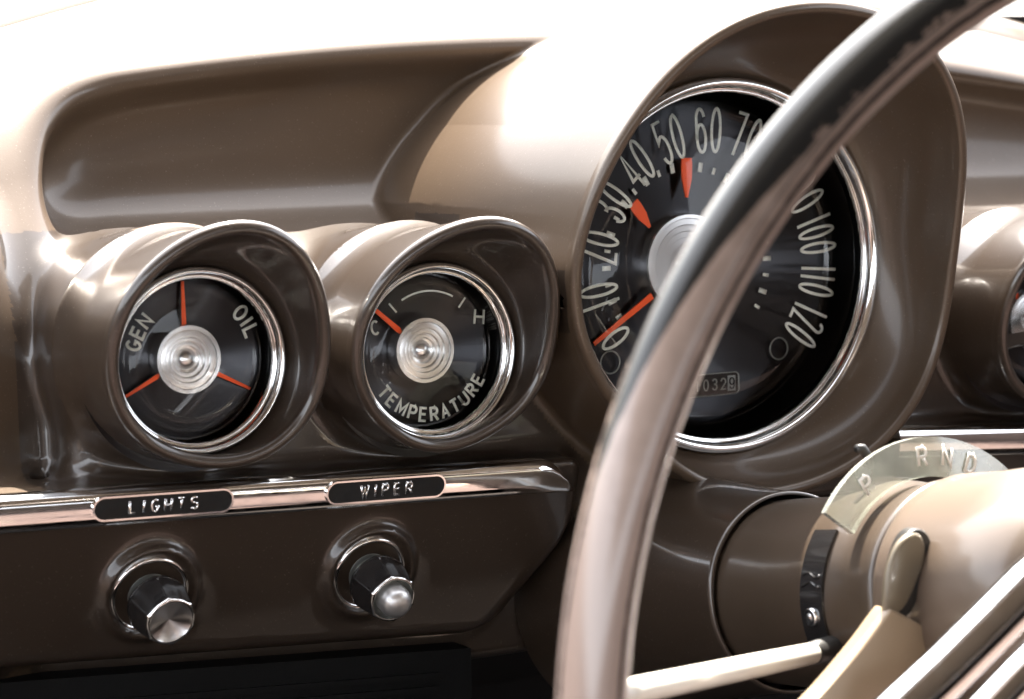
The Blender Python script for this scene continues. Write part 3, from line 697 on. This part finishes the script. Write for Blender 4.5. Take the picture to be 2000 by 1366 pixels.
# spoke, slot and paddle
def loft(sections, closed=True):
    V = []; Fc = []; m_ = len(sections[0])
    for s in sections: V += list(s)
    for i in range(len(sections)-1):
        for j in range(m_): j2 = (j+1) % m_; Fc.append((i*m_+j, (i+1)*m_+j, (i+1)*m_+j2, i*m_+j2))
    Fc.append(tuple(range(m_))); Fc.append(tuple(range((len(sections)-1)*m_, len(sections)*m_))[::-1])
    return V, Fc
def slab(pxs, h0, th, name, mt, parent, bev=1.2, dh=None):
    """solid plate whose outline crosses the given sight lines at height h0 (function or number) above the dials"""
    Q = np.array([inv(px, py, (h0(px, py) if callable(h0) else h0)) for px, py in pxs]); c = Q.mean(0); n_ = len(Q)
    def ins(d): 
        v = Q-c; L = np.linalg.norm(v, axis=1)[:, None]; return c+v*(1-d/L)
    V = np.r_[ins(bev), ins(bev*.3)-[0, 0, bev*.3], Q-[0, 0, bev], Q-[0, 0, th]]
    Fc = [(k*n_+i, (k+1)*n_+i, (k+1)*n_+(i+1) % n_, k*n_+(i+1) % n_) for k in range(3) for i in range(n_)]
    Fc += [tuple(range(n_)), tuple(range(3*n_, 4*n_))[::-1]]
    return mesh(name, V, Fc, mt, parent)
def smoothpoly(P, k=2):
    P = [np.array(p, float) for p in P]
    for _ in range(k):
        Q = []
        for i in range(len(P)): a, b = P[i], P[(i+1) % len(P)]; Q += [a*.75+b*.25, a*.25+b*.75]
        P = Q
    return [tuple(p) for p in P]
slab(smoothpoly([(1738, 1192), (1745, 1190), (1852, 1246), (1852, 1270), (1800, 1315), (1700, 1400), (1560, 1400), (1600, 1366), (1690, 1260)], 2), 226, 9, 'spoke', SPOKE, wheel, 1.5)
slab(smoothpoly([(1780, 1034), (1808, 1034), (1823, 1066), (1817, 1112), (1788, 1184), (1768, 1212), (1735, 1206), (1742, 1130), (1758, 1064)], 2), 223.2, 5, 'slot', RUBBER, wheel, .6)
slab(smoothpoly([(1778, 1042), (1800, 1040), (1811, 1070), (1805, 1110), (1775, 1180), (1752, 1205), (1728, 1205), (1732, 1130), (1752, 1066)], 2), 224.4, 2.5, 'paddle', OLIVE, wheel, 1.5)

# horn ring: chrome bar arcs low right
def pathat(pts, h): return [inv(px, py, h) for px, py in pts]
hr = pathat([(1690, 1460), (1760, 1392), (1845, 1312), (1925, 1232), (2005, 1150), (2100, 1060)], 318)
v, f = tube(hr, [8.5]*6, 32); mesh('horn_ring', v, f, CHROME, wheel)
hr = pathat([(1850, 1470), (1915, 1400), (1985, 1325), (2060, 1250), (2130, 1190)], 300)
v, f = tube(hr, [7]*5, 32); mesh('horn_bar', v, f, CHROME, wheel)

# gear quadrant: clear plastic arc with letters, on the shroud
def quad_arc(r0, r1, a0, a1, s, th, name, mt, parent, N=60):
    frq = CF(s); V = []; Fc = []
    for i in range(N+1):
        a = radians(a0+(a1-a0)*i/N)
        for r, z in ((r0, 0), (r1, 0), (r1, -th), (r0, -th)): V.append((r*cos(a), r*sin(a), z))
    for i in range(N):
        for j in range(4): Fc.append((i*4+j, (i+1)*4+j, (i+1)*4+(j+1) % 4, i*4+(j+1) % 4))
    Fc += [(0, 1, 2, 3), tuple(4*N+k for k in (3, 2, 1, 0))]
    return autosmooth(mesh(name, frq(V), Fc, mt, parent), 40)
gq = thing('gear_indicator', 'hazy clear plastic gear quadrant arched over the column, lettered P R N D L', 'gear indicator', CC-cn*115+np.array([0, 45, 0]))
quad_arc(46, 61.5, 30, 143, 104, 3, 'quadrant', CLEARP, gq)
frq = CF(103.6)
for c_, an in (('P', 122), ('R', 91), ('N', 78), ('D', 65), ('L', 48)):
    def pp(o, an=an):
        a = radians(an); d = frq.u*cos(a)+frq.v*sin(a); return FR(frq.o+d*54+cn*.1, cn, d)
    v, f = word(c_, 6.8, .6, 1, 1.25, pp, .3); mesh('letter', v, f, WHITEROD, gq)
pn = inv(1690, 885, 170); 
v, f = tube(pathat([(1672, 876), (1684, 876), (1694, 890), (1700, 915)], 150), [1.6, 2, 2, 2], 10); mesh('pointer', v, f, RUBBER, gq)

# black strip with embossed marks down the side of the shroud
def side_strip(name, a0, a1, r, s0, s1, mt, parent, N=30, th=1.2):
    V = []; Fc = []
    for i in range(N+1):
        a = radians(a0+(a1-a0)*i/N)
        for rr_, s in ((r, s0), (r+th, s0), (r+th, s1), (r, s1)): V.append((rr_*cos(a), rr_*sin(a), -s))
    for i in range(N):
        for j in range(4): Fc.append((i*4+j, i*4+(j+1) % 4, (i+1)*4+(j+1) % 4, (i+1)*4+j))
    Fc += [(0, 1, 2, 3), tuple(4*N+k for k in (3, 2, 1, 0))]
    return autosmooth(mesh(name, fr(V), Fc, mt, parent), 40)
strip = side_strip('housing_strip', 140, 197, 44.5, 117, 131, BLACK, gq)
def onstrip(ang, s, r=45.9): a = radians(ang); return fr.o+(fr.u*cos(a)+fr.v*sin(a))*r-cn*s, fr.u*cos(a)+fr.v*sin(a)
sc_o, sc_n = onstrip(184, 124); lathe(FR(sc_o, sc_n, cn), [(3.6, -.4), (3.6, .8), (3.0, 1.3), (2.2, .7), (1.4, 1.5), (0, 1.8)], 28, 'screw', CHROME_OLD, gq)
for k_, an_ in enumerate((164, 168.5)):
    v, f = tube([onstrip(an_+1.2*math.sin(x_*2.1+k_), 118.5+x_*3.6)[0] for x_ in np.linspace(0, 3, 14)], .55, 8); mesh('ridge', v, f, BLACK, strip)

# turn signal lever
lever = thing('signal_lever', 'slim ivory turn signal lever with black boot at the column', 'lever', inv(1640, 1266, 150))
P0 = inv(1640, 1263, 165); P1 = inv(1590, 1276, 172); P2 = inv(1225, 1352, 235)
v, f = tube([P1+(P2-P1)*t for t in (0, .02, .3, .6, .97, 1)], [3.6, 4.3, 4.5, 4.6, 4.6, 3.5], 20); mesh('stalk', v, f, WHITEROD, lever)
v, f = tube([P0+(P1-P0)*t for t in (-.5, -.2, 0, .3, .7, 1.0, 1.1)], [5.8, 6.2, 6.0, 5.0, 4.9, 4.7, 4.0], 20); mesh('boot', v, f, RUBBER, lever)

# ------------------------------------------------------------------ dark under-dash things
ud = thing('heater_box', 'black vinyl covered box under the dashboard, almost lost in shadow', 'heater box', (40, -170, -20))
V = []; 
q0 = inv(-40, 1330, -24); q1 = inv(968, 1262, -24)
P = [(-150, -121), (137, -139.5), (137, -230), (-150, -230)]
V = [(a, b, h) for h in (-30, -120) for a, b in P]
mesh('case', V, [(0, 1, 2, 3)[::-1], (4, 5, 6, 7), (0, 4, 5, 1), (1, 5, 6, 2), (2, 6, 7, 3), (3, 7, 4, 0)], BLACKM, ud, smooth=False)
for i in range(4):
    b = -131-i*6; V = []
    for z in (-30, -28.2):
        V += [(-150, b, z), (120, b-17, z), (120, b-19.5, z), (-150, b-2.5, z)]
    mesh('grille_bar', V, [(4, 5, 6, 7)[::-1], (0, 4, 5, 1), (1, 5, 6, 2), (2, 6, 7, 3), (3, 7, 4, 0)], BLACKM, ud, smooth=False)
def unseen_panel(name, P, mt):  # unseen cabin panels, added to block sky light and shape reflections
    o = mesh(name, np.array(P), [(0, 1, 2, 3)], mt, None, smooth=False, raw=True); o['kind'] = 'structure'; return o
HEADL = mat('headliner', (.10, .085, .07), rough=.9); TRIMD = mat('door_card', (.10, .07, .055), rough=.6)
unseen_panel('firewall', [(-.8, 1.16, .2), (1.5, 1.16, .2), (1.5, 1.16, .80), (-.8, 1.16, .80)], DARKSKIN)
unseen_panel('floor', [(-.8, -1.3, .38), (1.5, -1.3, .38), (1.5, 1.3, .38), (-.8, 1.3, .38)], DARKSKIN)
unseen_panel('wall', [(-.62, -1.3, .38), (-.62, 1.3, .38), (-.62, 1.3, .88), (-.62, -1.3, .92)], TRIMD)
unseen_panel('wall', [(1.25, -1.3, .38), (1.25, 1.3, .38), (1.25, 1.3, .96), (1.25, -1.3, 1.04)], TRIMD)
unseen_panel('ceiling', [(-.62, -1.3, 1.42), (1.25, -1.3, 1.42), (1.25, .72, 1.40), (-.62, .72, 1.40)], HEADL)  # unseen roof; front edge set to keep sky light off the panel
unseen_panel('wall', [(-.62, -1.0, .38), (1.25, -1.0, .38), (1.25, -1.2, 1.30), (-.62, -1.2, 1.02)], TRIMD)  # unseen rear wall; top edge shaped to limit light from behind
SEAT = mat('seat_vinyl', (.072, .050, .045), rough=.5)
unseen_panel('bench_seat', [(-.55, -.7, .60), (1.2, -.7, .60), (1.2, .62, .60), (-.55, .62, .60)], SEAT)
unseen_panel('wall', [(1.25, -.25, .38), (1.25, -1.3, .38), (1.25, -1.3, 1.42), (1.25, .05, 1.42)], TRIMD)  # unseen quarter wall, added to keep window light off the dials
GROUND = mat('bounce_concrete', (.40, .36, .32), rough=.9, var=(3, (.33, .30, .27), .3, .7))
for nm_, P_ in (('ground', [(-30, -30, 0), (30, -30, 0), (30, 30, 0), (-30, 30, 0)]),): unseen_panel(nm_, P_, GROUND)  # unseen ground, added as a bright bounce through the windows
